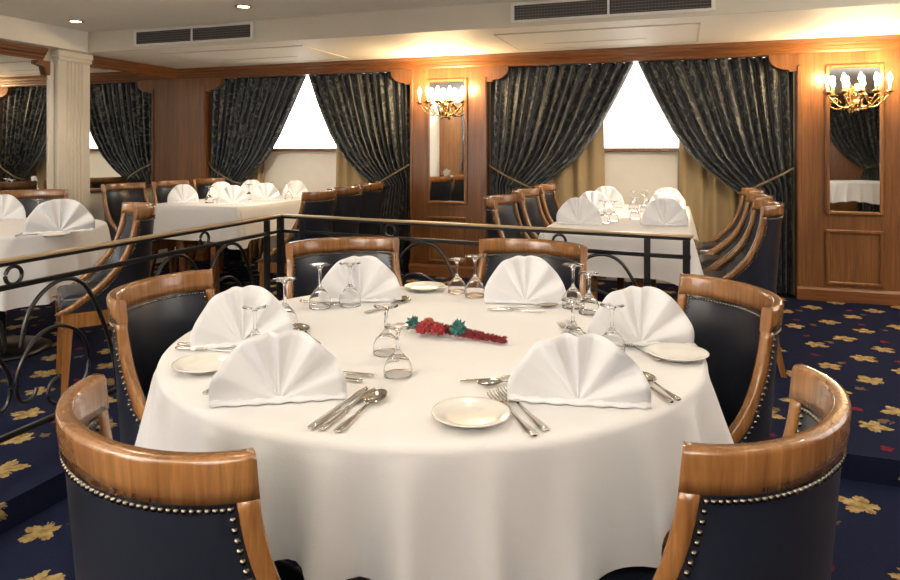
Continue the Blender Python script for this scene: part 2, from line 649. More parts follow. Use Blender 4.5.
hatch(-4.45, -3.0, 4.95, 5.75, 'flush ceiling panel with slot diffuser above the long table by the pilaster')
hatch(-1.35, .1, 4.95, 5.75, 'flush ceiling panel with slot diffuser above the table by the sconce bay')

# ---------------------------------------------------------------- downlights
dl = empty('downlight', (-3.04, 4.2, Z_CEIL))
tag(dl, 'recessed ceiling downlight above the air vent near the pilaster', 'downlight', 'recessed downlights in the ceiling')
MB().lathe([(.042, -.001), (.060, -.001), (.062, -.006), (.050, -.009), (.042, -.004), (.042, -.001)], n=28).build('trim_ring', M['brass'], dl)
MB().lathe([(.0, -.002), (.041, -.002), (.041, -.0045), (.0, -.006)], n=24).build('lamp', M['lamp'], dl)
dpos = [(-4.68, 4.24, 'recessed ceiling downlight at the side wall, over the pilaster')]
for iy, y in enumerate((2.4, 1.0, -1.0)):
    for ix, x in enumerate((-4.3, -2.5, -.7, 1.1, 2.7)):
        dpos.append((x, y, 'recessed ceiling downlight over the sunken dining area, row %s, place %s' % (('one', 'two', 'three')[iy], 'ABCDE'[ix])))
for x in (-1.4, .24, 1.88):
    dpos.append((x, 4.2, 'recessed ceiling downlight before the ceiling step at %s' % {-1.4: 'the sconce bay', .24: 'the end of the railing', 1.88: 'the bare carpet'}[x]))
for x, y, lb in dpos:
    dup(dl, (x, y, Z_CEIL), 0, lb)


def spotlight(x, y, z, power, ang=2.5, col=(1, .86, .68), rad=.035, blend=.7, tilt=None):
    l = bpy.data.lights.new('downlight_beam', 'SPOT')
    l.energy = power
    l.spot_size = ang
    l.spot_blend = blend
    l.color = col
    l.shadow_soft_size = rad
    o = bpy.data.objects.new('downlight_beam', l)
    COL.objects.link(o)
    o.location = (x, y, z - .03)
    if tilt:
        o.rotation_euler = Vector(tilt).to_track_quat('-Z', 'Y').to_euler()


for x, y, lb in dpos:
    if y < 4:
        spotlight(x, y, Z_CEIL, {2.4: 22, 1.0: 21, -1.0: 2}[y])
# the row before the ceiling step is turned toward the window tables
for x, tx, pw in ((-4.68, -4.3, 20), (-3.04, -3.6, 120), (-1.4, -1.6, 22), (.24, -.3, 130), (1.88, 1.3, 22)):
    if pw > 50:
        spotlight(x, 4.2, Z_CEIL, pw, 1.05, tilt=(tx - x, 1.1, -1.3))
    else:
        spotlight(x, 4.2, Z_CEIL, pw, 1.7)

# ---------------------------------------------------------------- mirrors on the back wall and sconces


def wall_mirror(xc, label):
    m = empty('wall_mirror', (xc, YB, .79))
    tag(m, label, 'mirror', 'narrow framed mirrors on the wood wall')
    W, H = .37, 1.14
    MB().box((0, -.008, H / 2), (W, .012, H)).build('mirror_glass', M['mirror'], m)
    b = MB()
    for s in (-1, 1):
        b.box((s * W / 2, -.013, H / 2), (.030, .026, H + .03), bev=.007)
    b.box((0, -.013, 0), (W - .03, .026, .030), bev=.007).box((0, -.013, H), (W - .03, .026, .030), bev=.007)
    b.build('frame', M['wall_wood'], m)


MX = [-2.093, 1.245]
wall_mirror(MX[0], 'narrow wood framed mirror between the two curtained windows')
wall_mirror(MX[1], 'narrow wood framed mirror on the panel beyond the row of chairs')


def sconce(label, loc):
    s = empty('wall_sconce', loc)
    tag(s, label, 'wall lamp', 'brass candle sconces in front of the mirrors')
    MB().lathe([(0, -.10), (.012, -.095), (.018, -.08), (.010, -.065), (.03, -.05), (.040, -.03), (.025, -.01), (.018, .02),
                (.034, .04), (.022, .06), (.012, .09), (.016, .11), (0, .13)], (0, -.09, 0), 16).build('hub', M['brass'], s)
    b = MB()
    b.box((0, -.022, .0), (.07, .012, .17), bev=.005)
    b.tube([(0, -.02, .0), (0, -.05, -.005), (0, -.09, 0)], .011, 8)
    b.build('back_plate', M['brass'], s)
    # cast leaf ornament
    b = MB()
    for i in range(9):
        a = R(-90 + (i - 4) * 24)
        p = [(.02 * sin(a + PI), -.09 + .02 * 0, 0)]
        d = Vector((cos(a + PI / 2), -.35, 0)).normalized()
        q = [Vector((0, -.09, .03)) + d * t * .085 + Vector((0, 0, .05 * sin(t * PI) - .05 * t)) for t in (0, .25, .5, .75, 1)]
        b.tube(q, [.004, .009, .011, .008, .003], 6)
    b.build('leaf_ornament', M['brass'], s)
    for i in range(5):
        a = R(-165 + i * 37.5)
        rr = .215 if i in (0, 4) else .175
        d = Vector((cos(a), sin(a) * .72, 0))
        pts = []
        for t in range(13):
            f = t / 12
            pts.append(Vector((0, -.09, -.02)) + d * (rr * f) + Vector((0, 0, -.055 * sin(f * PI * 1.0) * (1 - f * .2) + (.062 * f ** 3))))
        arm = MB().tube(pts, [.008 - .003 * t / 12 for t in range(13)], 8)
        e = pts[-1]
        # little scroll under each arm
        sc = [e + d * (-.055 + .022 * cos(q)) * 1.0 + Vector((0, 0, -.055 + .022 * sin(q))) for q in [x * .5 for x in range(0, 11)]]
        arm.tube(sc, .0035, 6)
        arm = arm.build('arm', M['brass'], s)
        MB().lathe([(0, -.004), (.012, -.004), (.034, .010), (.036, .014), (.014, .006), (.010, .016), (.014, .026), (0, .026)], e, 16).build('drip_cup', M['brass'], arm)
        MB().lathe([(0, .024), (.0105, .024), (.0105, .078), (0, .078)], e, 12).build('candle_sleeve', M['sleeve'], arm)
        MB().lathe([(0, .077), (.008, .079), (.0165, .098), (.0175, .108), (.012, .132), (.004, .150), (0, .153)], e, 14).build('bulb', M['bulb'], arm)
        l = bpy.data.lights.new('sconce_glow', 'POINT')
        l.energy = 8.0
        l.color = (1, .70, .38)
        l.shadow_soft_size = .02
        lo = bpy.data.objects.new('sconce_glow', l)
        COL.objects.link(lo)
        lo.location = Vector(loc) + e + Vector((0, -.035, .15))
    return s


sconce('brass candle sconce with lit bulbs between the two curtained windows', (MX[0] - .01, YB - .02, 1.665))
sconce('brass candle sconce with lit bulbs on the panel beyond the row of chairs', (MX[1] - .005, YB - .02, 1.665))

# ---------------------------------------------------------------- curtains
PROF = [(0, 1), (.27, .885), (.53, .76), (.72, .635), (.85, .50), (.93, .40), (1, .315)]


def interp(tab, s):
    for (a, x), (c, y) in zip(tab, tab[1:]):
        if s <= c:
            f = (s - a) / (c - a)
            return x + (y - x) * f
    return tab[-1][1]


def curtain(xe, d, W, y0, label, ztop=Z_OP, ztie=.93, zbot=PZ + .02, seed=0, npl=13, group='dark damask curtains'):
    rnd = random.Random(seed)
    c = empty('curtain', (xe, y0, zbot))
    tag(c, label, 'curtain', group)
    ph = [rnd.uniform(0, 6.28) for _ in range(4)]
    nu, rows, uv = 150, [], []
    zs = [ztop - (ztop - ztie) * (i / 44) for i in range(45)] + [ztie - (ztie - zbot) * (i / 16) for i in range(1, 17)]
    for z in zs:
        s = min(1, (ztop - z) / (ztop - ztie))
        if z >= ztie:
            w = W * interp(PROF, s)
        else:
            g = (ztie - z) / (ztie - zbot)
            w = W * (.315 + .07 * min(1, g * 3) * (1 - .3 * g))
        row = []
        for i in range(nu + 1):
            q = i / nu
            qq = q + .012 * sin(q * 19 + ph[0])
            a = 2 * PI * npl * qq + .8 * sin(3 * q + ph[1]) + .5 * s * sin(9 * q + ph[2])
            amp = .020 + .010 * s + .006 * sin(5 * q + ph[3])
            if s > .9 and z >= ztie - .1:
                amp *= .75
            yy = amp * sin(a) + .006 * sin(2.3 * a + 2 * s)
            # cloth bellies forward over the tieback
            yy -= .045 * sin(min(1, s) * PI * .92) * (.3 + .7 * q)
            x = xe + d * (.012 + w * q)
            zz = z
            if z >= ztie:
                zz = z - .03 * q * s + .20 * (1 - q) * max(0, s - .75) * 4 * .25
            row.append((x - xe, yy, zz - zbot))
            uv.append((q * W * 1.9, zz))
        rows.append(row)
    b = MB()
    b.grid(rows)
    o = b.build('drape', M['damask'], c, uv=uv, fix=False)
    sol = o.modifiers.new('thickness', 'SOLIDIFY')
    sol.thickness = .004
    # tieback: cord from the jamb round the gathered cloth
    xt = W * .315
    pts = [(.01 * d, -.05, ztie + .21 - zbot)]
    for f in (.35, .7, .95):
        pts.append((d * xt * f, -.085 - .03 * sin(f * PI), ztie + .21 - .20 * f - zbot))
    pts.append((d * (xt + .035), -.02, ztie - .005 - zbot))
    pts.append((d * xt * .6, .055, ztie + .04 - zbot))
    pts.append((d * .01, .05, ztie + .2 - zbot))
    P = [Vector(p) for p in pts]
    sm = []
    for i in range(len(P) - 1):
        a0, a1, a2, a3 = P[max(i - 1, 0)], P[i], P[i + 1], P[min(i + 2, len(P) - 1)]
        for j in range(6):
            t = j / 6
            sm.append(.5 * ((2 * a1) + (a2 - a0) * t + (2 * a0 - 5 * a1 + 4 * a2 - a3) * t * t + (3 * a1 - a0 - 3 * a2 + a3) * t ** 3))
    sm.append(P[-1])
    MB().tube(sm, .008, 8, flat=(.8, 1.3)).build('tieback', M['gold_cord'], c)
    return c


def lining(xe, d, W, label, seed):
    rnd = random.Random(seed)
    c = empty('lining_curtain', (xe, YB + .21, PZ + .02))
    tag(c, label, 'curtain', 'beige lining curtains behind the damask ones')
    nu = 70
    ph = rnd.uniform(0, 6)
    rows = []
    for j in range(13):
        f = j / 12
        z = (Z_OP - .0 - PZ - .02) * (1 - f)
        rows.append([(d * (.02 + W * i / nu * (1 + .03 * f)), .022 * sin(2 * PI * 7 * i / nu + ph + .3 * sin(i * .2)) + .008 * sin(i * .9), z) for i in range(nu + 1)])
    b = MB()
    b.grid(rows)
    o = b.build('drape', M['beige_drape'], c, fix=False)
    sol = o.modifiers.new('thickness', 'SOLIDIFY')
    sol.thickness = .003


Yc = YB + .085
curtain(WIN[0][0], 1, 1.15, Yc, 'dark damask curtain tied back beside the wood corner panel', seed=1)
curtain(WIN[0][1], -1, 1.14, Yc, 'dark damask curtain tied back beside the middle sconce, above the navy chair backs', seed=2)
curtain(WIN[1][0], 1, 1.285, Yc, 'dark damask curtain tied back behind the row of three upright chairs', seed=3)
curtain(WIN[1][1], -1, 1.215, Yc, 'dark damask curtain tied back behind the chairs next to the bare panel', seed=4)
lining(WIN[0][0], 1, .57, 'beige lining curtain beside the wood corner panel', 5)
lining(WIN[0][1], -1, .86, 'beige lining curtain behind the navy chair backs near the middle bay', 6)
lining(WIN[1][0], 1, 1.0, 'beige lining curtain behind the row of three upright chairs', 7)
lining(WIN[1][1], -1, .86, 'beige lining curtain behind the chairs next to the bare panel', 8)
# behind the camera, seen in the mirrors
for i, (x0, x1) in enumerate(RW):
    for d, xe in ((1, x0 - .05), (-1, x1 + .05)):
        curtain(xe, d, (x1 - x0) * .30, YF + .13, 'dark damask curtain on the wall opposite, window %s, %s side' % (('one', 'two', 'three')[i], 'near' if d > 0 else 'far'),
                ztop=2.14, ztie=.95, zbot=.13, seed=20 + i * 2 + d, npl=7, group='dark damask curtains of the opposite wall')

curtain(3.5, -1, 1.2, YF + .13, 'dark damask curtain on the wall opposite, seen in the mirror beyond the chairs', ztop=2.14, ztie=.95, zbot=.05, seed=41, npl=11, group='dark damask curtains of the opposite wall')

# ---------------------------------------------------------------- dining chair
CA, CB, CL = .244, .180, .25
ZR0, ZR1 = .833, .893


def plan(s, z, off):
    sg = 1 if s >= 0 else -1
    a = abs(s)
    if a <= 1:
        f = a * PI / 2
        x, y = CA * sin(f), -CB * cos(f)
        nx, ny = sin(f) / CA, -cos(f) / CB
        l = sqrt(nx * nx + ny * ny)
        nx, ny = nx / l, ny / l
    else:
        x, y, nx, ny = CA, (a - 1) * CL, 1, 0
    x += nx * off
    y += ny * off
    h = (z - .42) / .47
    x *= 1 + .04 * h
    y -= .035 * max(0, h) ** 1.2
    return Vector((sg * x, y, z))


SE0 = .80            # where the rail ends at its top edge


def sweep_y(z):
    """how far the front edge of the side has swept forward at height z, and its slope"""
    d = max(0.0, (ZR1 - z) / (ZR1 - .42))
    return .29 * d ** 2.7, .29 * 2.7 * d ** 1.7 / (ZR1 - .42)


def s_end(z):
    y = -CB * cos(SE0 * PI / 2) + sweep_y(z)[0]
    return (math.acos(min(1, -y / CB)) / (PI / 2)) if y < 0 else 1 + y / CL


def ds_of(z, w):
    per = .32 if s_end(z) <= 1 else CL
    return w * sqrt(1 + sweep_y(z)[1] ** 2) / per


def make_chair():
    c = empty('dining_chair', (0, 0, 0))
    W = M['chair_wood']
    L = M['leather']
    # top rail
    prof = [(.003, ZR0), (.004, ZR0 + .02), (.004, ZR1 - .008), (.001, ZR1 - .001), (-.003, ZR1), (-.018, ZR1), (-.021, ZR1 - .002),
            (-.0235, ZR1 - .009), (-.0235, ZR0 + .02), (-.023, ZR0)]
    rings = [[plan(s_end(z) * (-1 + i / 20), z, o) for o, z in prof] for i in range(41)]
    MB().loft(rings).build('top_rail', W, c)
    zs = [ZR0 + .004 - (ZR0 - .40) * i / 22 for i in range(23)]
    for sg in (-1, 1):
        rings = []
        for z in zs:
            e = s_end(z)
            d = ds_of(z, .031)
            q = d * .12
            oo, oi = .003, -.0225
            ring = [(e - q, oo), (e, oo - .004), (e, oi + .004), (e - q, oi), (e - d + q, oi), (e - d, oi + .005), (e - d, oo - .005), (e - d + q, oo)]
            rings.append([plan(sg * s, z, o) for s, o in ring])
        MB().loft(rings).build('stile', W, c)
    # upholstered back, outside and inside
    def shell(off_fn, inset):
        rows = []
        for j in range(21):
            z = .40 + (ZR0 + .004 - .40) * j / 20
            e = s_end(z) - ds_of(z, inset - .006)
            rows.append([plan(-e + 2 * e * i / 44, z, off_fn(i / 44, j / 20)) for i in range(45)])
        return rows
    b = MB()
    b.grid(shell(lambda u, v: -.002, .034))
    b.build('outer_upholstery', L, c)
    b = MB()
    b.grid(shell(lambda u, v: -.016 - .014 * min(1, 7 * min(u, 1 - u)) ** .6 * min(1, 6 * (1 - v) + .02) ** .6, .034))
    b.build('inner_upholstery', L, c)
    # nailheads
    for off, nm in ((-.001, 'outer_nailhead_trim'), (-.020, 'inner_nailhead_trim')):
        b = MB()
        nor = 1 if off > -.01 else -1
        pts = []
        e = s_end(ZR0) - ds_of(ZR0, .038)
        for i in range(47):
            pts.append((-e + 2 * e * i / 46, ZR0 - .010))
        for sg in (-1, 1):
            z = ZR0 - .024
            while z > .45:
                ee = s_end(z) - ds_of(z, .038)
                pts.append((sg * ee, z))
                sl = sweep_y(z)[1]
                z -= .0145 / sqrt(1 + sl * sl)
        for s, z in pts:
            p = plan(s, z, off)
            nv = (plan(s, z, off + .01) - p).normalized() * nor
            t = nv.cross(Vector((0, 0, 1))).normalized()
            u = t.cross(nv)
            r = .0052
            vs = [p + t * r * cos(k * PI / 4) + u * r * sin(k * PI / 4) for k in range(8)]
            vs += [p + nv * .0032 + (t * cos(k * PI / 4) + u * sin(k * PI / 4)) * r * .7 for k in range(8)] + [p + nv * .005]
            fs = [(k, (k + 1) % 8, 8 + (k + 1) % 8, 8 + k) for k in range(8)] + [(8 + k, 8 + (k + 1) % 8, 16) for k in range(8)]
            b.add(vs, fs, True)
        b.build(nm, M['pewter'], c)
    # seat
    def outline(off, front):
        pts = [plan(-2 + 4 * i / 48, .42, off) for i in range(49)]
        pts = [(p.x, min(p.y, front)) for p in pts]
        return pts
    fr = outline(-.001, .235)
    MB().prism(fr, .335, .405).build('seat_frame', W, c)
    rows = []
    for ins, z in ((.044, .404), (.041, .425), (.044, .452), (.06, .468), (.10, .478), (.16, .483)):
        rows.append([(x, y, z) for x, y in outline(-ins, .238 - ins * .6 + .02)])
    b = MB()
    o = b.grid(rows, closed=True)
    n = len(rows[0])
    b.f.append(tuple(o + 5 * n + i for i in range(n)))
    b.sm.append(True)
    b.build('seat', L, c)
    for sg in (-1, 1):
        b = MB()
        rings = []
        for z, h in ((.335, .021), (.2, .018), (0, .013)):
            x, y = sg * (.212 + .01 * (1 - z / .335)), .205 + .018 * (1 - z / .335)
            rings.append([(x - h, y - h, z), (x + h, y - h, z), (x + h, y + h, z), (x - h, y + h, z)])
        b.loft(rings, smooth=False).build('leg', W, c)
    for sg in (-1, 1):
        b = MB()
        rings = []
        for z, h in ((.335, .021), (.18, .018), (0, .014)):
            f = 1 - z / .335
            x, y = sg * (.150 + .02 * f), -.135 - .06 * f ** 1.5
            rings.append([(x - h, y - h, z), (x + h, y - h, z), (x + h, y + h, z), (x - h, y + h, z)])
        b.loft(rings, smooth=False).build('leg', W, c)
    return c


proto = make_chair()
TC = Vector((-.655, 1.77, 0))
first = [True]


def chair(x, y, fx, fy, z, label, group, cat='chair'):
    """(x, y): middle of the line joining the two ends of the top rail; (fx, fy): facing direction"""
    rz = math.atan2(fy, fx) - PI / 2
    off = Vector((0, -.115, 0))              # that point in the chair's own frame
    o2 = Matrix.Rotation(rz, 3, 'Z') @ off
    loc = (x - o2.x, y - o2.y, z)
    if first[0]:
        first[0] = False
        proto.location = loc
        proto.rotation_euler = (0, 0, rz)
        tag(proto, label, cat, group)
        return proto
    return dup(proto, loc, rz, label, group)


def fchair(e1, e2, z, label, group, zr=.89):
    """ends of the top rail as seen, in order: facing is 90 degrees anticlockwise of e1->e2"""
    a, c = spot(e1[0], e1[1], z + zr), spot(e2[0], e2[1], z + zr)
    d = (c - a).normalized()
    m = (a + c) / 2
    return chair(m.x, m.y, -d.y, d.x, z, label, group)


G1 = 'gondola chairs around the round table'
chair(-.751, .805, .36, .93, 0, 'gondola chair seen from behind, nearest to the two knives and soup spoon', G1)
chair(.122, 1.145, -.90, .42, 0, 'gondola chair seen from behind, closest to the bare leaf carpet', G1)
chair(-1.435, 1.60, .985, .17, 0, 'gondola chair at the round table beside the scrolled railing, bright sheen inside its back', G1)
chair(-1.39, 2.62, .64, -.77, 0, 'gondola chair across the round table, near the corner of the railing', G1)
chair(-.60, 2.82, -.19, -.98, 0, 'gondola chair across the round table, in front of the long white table', G1)
chair(.115, 2.05, -.90, -.44, 0, 'gondola chair at the round table, inner back seen, beside the leaf carpet aisle', G1)
G2 = 'chairs along the table by the sconce bay'
for i, (y, w) in enumerate(((4.10, 'nearest to the railing'), (4.82, 'in the middle of its row of three'), (5.52, 'closest to the damask curtain'))):
    chair(-1.07, y, 1, -.02, PZ, 'upright chair, back to the middle bay, ' + w, G2)
for i, (y, w) in enumerate(((4.08, 'closest to the bare carpet'), (4.74, 'in the middle of its row of three'), (5.42, 'against the beige lining curtain'))):
    chair(.41 + .02 * i, y, -1, .0, PZ, 'swept chair before the bare panel, ' + w, G2)
G3 = 'chairs along the table by the pilaster'
for i, (y, w) in enumerate(((4.30, 'nearest to the railing corner'), (4.88, 'in the middle of its row'), (5.44, 'nearest to the beige lining curtain'))):
    chair(-2.47 - .12 * (y - 4.3), y, -1, -.12, PZ, 'navy chair back before the middle bay, ' + w, G3)
for i, (y, w) in enumerate(((4.60, 'next to the fluted pilaster'), (5.16, 'second from the fluted pilaster'), (5.70, 'third from the fluted pilaster'))):
    chair(-4.55, y, 1, .0, PZ, 'chair with bright inner back along the mirror wall, ' + w, G3)
G4 = 'chairs at the small round table'
chair(-2.74, 2.85, -.62, -.78, PZ, 'gondola chair behind the railing, turned to the small round table', G4)
chair(-4.42, 3.62, .66, -.75, PZ, 'gondola chair behind the small round table, before the mirror', G4)

# ---------------------------------------------------------------- tables and cloths


def round_table(x, y, r, zf, ztop, label):
    t = empty('pedestal_table', (x, y, zf))
    tag(t, label, 'table')
    h = ztop - zf - .004
    MB().lathe([(0, h - .03), (r - .01, h - .03), (r - .004, h - .02), (r - .004, h - .008), (r - .012, h), (0, h)], n=64).build('tabletop', M['trim_wood'], t)
    MB().lathe([(.045, .04), (.038, h * .5), (.06, h - .08), (.16, h - .03)], n=20).build('pedestal', M['iron'], t)
    MB().lathe([(0, 0), (.27, 0), (.28, .012), (.24, .03), (.05, .05), (0, .05)], n=36).build('base', M['iron'], t)
    return t


def round_cloth(x, y, r, ztop, hang, corner, th0, seed, label, nf=14, group=None):
    rnd = random.Random(seed)
    p1, p2, p3 = (rnd.uniform(0, 6.28) for _ in range(3))
    N = 260
    rows = []

    def fold(th):
        a = sin(nf * th + p1 + 1.1 * sin(2 * th + p2))
        c = sin((nf - 9) * th + p3)
        f = .75 * (1 - abs(a) ** .75 * 2) * (.7 + .3 * c) + .2 * c
        return f

    for rr in (0.001, .2, .4, .6, .75, .88, .95):
        rows.append([(r * rr * cos(2 * PI * i / N), r * rr * sin(2 * PI * i / N), ztop) for i in range(N)])
    for a in (15, 35, 55, 75, 90):
        q = r - .018 + .018 * sin(R(a))
        rows.append([(q * cos(2 * PI * i / N), q * sin(2 * PI * i / N), ztop - .018 + .018 * cos(R(a))) for i in range(N)])
    for j in range(1, 19):
        v = j / 18
        row = []
        for i in range(N):
            th = 2 * PI * i / N
            f = fold(th)
            L = hang + corner * (.5 - .5 * cos(4 * (th - th0))) + .010 * f
            q = r + .001 + .066 * max(0, .52 + f) * v ** .6 * (.5 + .5 * v)
            row.append((q * cos(th), q * sin(th), ztop - .018 - (L - .018) * v))
        rows.append(row)
    b = MB()
    b.grid(rows, closed=True)
    o = b.build('tablecloth', M['linen'], loc=(x, y, 0), fix=True)
    return tag(o, label, 'tablecloth', group)


round_table(TC.x, TC.y, .702, 0, TOP, 'round pedestal dining table under the big white cloth in the sunken area')
round_cloth(TC.x, TC.y, .71, TOP, .224, .050, R(-93), 3, 'white cloth draped over the big round table in front')
round_table(2.75, -.9, .5, 0, .76, 'round pedestal table by the opposite wall, seen in the mirror beyond the chairs')
round_cloth(2.75, -.9, .51, .76, .30, .05, R(20), 6, 'white cloth on the round table seen in the mirror beyond the chairs', 11)
round_table(-3.8, 2.9, .565, PZ, PTOP, 'small round pedestal table under a white cloth by the mirror wall')
round_cloth(-3.8, 2.9, .575, PTOP, .32, .06, R(20), 5, 'white cloth draped over the small round table by the mirror wall', 11)


def long_table(x0, x1, y0, y1, label):
    t = empty('long_table', ((x0 + x1) / 2, (y0 + y1) / 2, PZ))
    tag(t, label, 'table', 'long tables on the raised floor')
    w, l, h = x1 - x0 - .02, y1 - y0 - .02, PTOP - PZ - .004
    MB().box((0, 0, h - .017), (w, l, .03), bev=.004).build('tabletop', M['trim_wood'], t)
    for sx in (-1, 1):
        for sy in (-1, 1):
            MB().box((sx * (w / 2 - .27), sy * (l / 2 - .08), (h - .032) / 2), (.055, .055, h - .032), bev=.006).build('leg', M['trim_wood'], t)


def long_cloth(x0, x1, y0, y1, hang, seed, label):
    rnd = random.Random(seed)
    cx, cy = (x0 + x1) / 2, (y0 + y1) / 2
    hw, hl, rc = (x1 - x0) / 2, (y1 - y0) / 2, .022
    per = []                                     # point, outward normal, corner weight, running length
    def side(a, c, n, k):
        for i in range(k):
            f = i / k
            per.append((a[0] + (c[0] - a[0]) * f, a[1] + (c[1] - a[1]) * f, n[0], n[1], 0.0))
    def corner(px, py, a0):
        for i in range(9):
            a = R(a0 + 90 * i / 8)
            per.append((px + rc * cos(a), py + rc * sin(a), cos(a), sin(a), 1.0))
    k = 60
    side((-hw + rc, -hl), (hw - rc, -hl), (0, -1), k); corner(hw - rc, -hl + rc, -90)
    side((hw, -hl + rc), (hw, hl - rc), (1, 0), k); corner(hw - rc, hl - rc, 0)
    side((hw - rc, hl), (-hw + rc, hl), (0, 1), k); corner(-hw + rc, hl - rc, 90)
    side((-hw, hl - rc), (-hw, -hl + rc), (-1, 0), k); corner(-hw + rc, -hl + rc, 180)
    N = len(per)
    p1 = rnd.uniform(0, 6)
    rows = []
    for f in (.001, .3, .6, .85, .96):
        rows.append([(p[0] * f, p[1] * f, PTOP) for p in per])
    for a in (0, 30, 60, 90):
        e = .012 * sin(R(a)) - .012
        rows.append([(p[0] + p[2] * e, p[1] + p[3] * e, PTOP - .012 + .012 * cos(R(a))) for p in per])
    for j in range(1, 15):
        v = j / 14
        row = []
        for i, p in enumerate(per):
            dc = min(abs(abs(p[0]) - hw) + abs(abs(p[1]) - hl), .4)
            cw = max(0, 1 - dc / .16) ** 1.5
            wv = .006 * sin(i * .28 + p1) + .004 * sin(i * .11 + 2 * p1)
            o = .004 + v * (.012 + wv + .075 * cw)
            z = PTOP - .012 - (hang - .012) * v - .05 * cw * v
            row.append((p[0] + p[2] * o, p[1] + p[3] * o, z))
        rows.append(row)
    b = MB()
    b.grid(rows, closed=True)
    o = b.build('tablecloth', M['linen'], loc=(cx, cy, 0))
    return tag(o, label, 'tablecloth', 'cloths on the long tables')


TA = (-4.2, -3.33, 4.52, 5.86)
TB = (-.77, .04, 3.80, 5.80)
long_table(*TA, 'long wooden table under the white cloth beside the mirror wall')
long_cloth(*TA, .28, 1, 'white cloth over the long table beside the mirror wall')
long_table(*TB, 'long wooden table under the white cloth, behind the railing end')
long_cloth(*TB, .24, 2, 'white cloth over the long table behind the railing end')

# ---------------------------------------------------------------- napkins


def fan_mesh(name, rad, hgt, seed, npl=None):
    rnd = random.Random(seed)
    kn = [(0, 0), (22, .020), (42, .012), (54, -.010), (66, .019), (74, .015), (82, -.020), (90, .022), (97, -.014), (110, -.008),
          (122, .019), (134, .012), (148, -.008), (162, .018), (180, 0)]
    kn = [(a if a in (0, 180) else a + rnd.uniform(-2.5, 2.5), y * rnd.uniform(.75, 1.15)) for a, y in kn]
    nth, nr = 120, 10
    b = MB()
    rows = []
    for j in range(nr + 1):
        f = .02 + .98 * j / nr
        row = []
        for i in range(nth + 1):
            th = 180 * i / nth
            y = sum(interp(kn, min(180, max(0, th + q))) for q in (-4, -2, 0, 2, 4)) / 5
            rr = f * (1 + .015 * sin(R(th * 7)))
            x = -rad * rr * cos(R(th))
            z = .004 + (hgt + .010) * rr * sin(R(th)) ** .92
            # the outline bows: wide sides stay upright near the table
            yy = -1.35 * y * f ** 1.0 * (rad / .135) + .10 * (abs(x) ** 2) * 2.0 + .010 * f * sin(R(th))
            row.append((x, yy, z))
        rows.append(row)
    b.grid(rows)
    # second layer behind
    rows2 = [[(x * .985, y + .012 + .018 * (1 - z / (hgt + .02)), max(.004, z - .006)) for x, y, z in r] for r in rows[::3] + [rows[-1]]]
    b.grid(rows2)
    # folded base band in front
    n = 24
    bl = []
    for z, dy in ((.0, -.008), (.001, -.010), (.005, -.009), (.008, -.006), (.013, .003)):
        bl.append([((i / n * 2 - 1) * rad * (1.0 - .02 * (z > .01)), dy + .2 * ((i / n * 2 - 1) * rad) ** 2 - .004 * sin(i * 1.7), z) for i in range(n + 1)])
    b.grid(bl)
    # prop flap behind
    b.add([(-rad * .75, .012, .001), (rad * .75, .012, .001), (rad * .45, .065, .001), (-rad * .45, .065, .001), (-rad * .3, .02, hgt * .55), (rad * .3, .02, hgt * .55)],
          [(0, 1, 2, 3), (3, 2, 5, 4)], False)
    me_o = b.build(name, M['napkin'], fix=True)
    s = me_o.modifiers.new('thickness', 'SOLIDIFY')
    s.thickness = .0016
    return me_o


def napkin(px, py, z, wid, hgt, label, group, seed, turn=0.0, pos=None):
    p = Vector(pos) if pos is not None else spot(px, py, z)
    o = fan_mesh('fan_napkin', wid / 2, hgt, seed)
    o.location = (p.x, p.y, z + .002)
    o.rotation_euler = (0, 0, math.atan2(-p.x, p.y) + turn)
    tag(o, label, 'napkin', group)
    return p


GN = 'fan folded napkins on the round table'
napkin(279, 403, TOP, .272, .128, 'white fan napkin beside the pair of knives and spoon, closest to the viewer', GN, 1, R(-4))
napkin(578, 405, TOP, .285, .126, 'white fan napkin behind the two forks, closest to the viewer', GN, 2, R(2))
napkin(243, 346, TOP, .258, .140, 'white fan napkin before the chair by the scrolled railing', GN, 3, R(3))
napkin(360, 302, TOP, .280, .140, 'cream lit fan napkin before the chair near the railing corner', GN, 4, R(-6))
napkin(525, 304, TOP, .272, .146, 'white fan napkin just beside the far pair of glasses', GN, 5)
napkin(640, 346, TOP, .272, .140, 'white fan napkin behind the side plate on the aisle side', GN, 6, R(8))
GN2 = 'fan folded napkins on the long table by the mirror wall'
for i, (pos, w) in enumerate((((-4.02, 4.72), 'at its corner next to the pilaster'), ((-3.52, 4.72), 'at its corner next to the railing'),
                              ((-4.02, 5.22), 'in the middle of its mirror side'), ((-3.50, 5.16), 'in the middle of its open side'),
                              ((-4.00, 5.66), 'at the window end on its mirror side'), ((-3.50, 5.64), 'at the window end on its open side'))):
    napkin(0, 0, PTOP, .25, .145, 'fan napkin on the mirror wall table, ' + w, GN2, 10 + i, 0.15 * (i % 3 - 1), (pos[0], pos[1], PTOP))
GN3 = 'fan folded napkins on the long table behind the railing end'
for i, (pos, w) in enumerate((((-.60, 4.12), 'nearest to the upright chairs at the railing'), ((-.11, 4.22), 'nearest to the swept chairs at the railing'),
                              ((-.60, 4.82), 'in the middle, before the upright chairs'), ((-.12, 4.82), 'in the middle, before the swept chairs'),
                              ((-.58, 5.48), 'at the window, before the upright chairs'), ((-.12, 5.46), 'at the window, before the swept chairs'))):
    napkin(0, 0, PTOP, .27, .15, 'fan napkin on the table behind the railing, ' + w, GN3, 20 + i, 0.2 * (1 if i % 2 else -1), (pos[0], pos[1], PTOP))
GN4 = 'fan folded napkins on the small round table'
napkin(60, 233, PTOP, .34, .17, 'large white fan napkin beside the plate on the small round table', GN4, 30, .1)
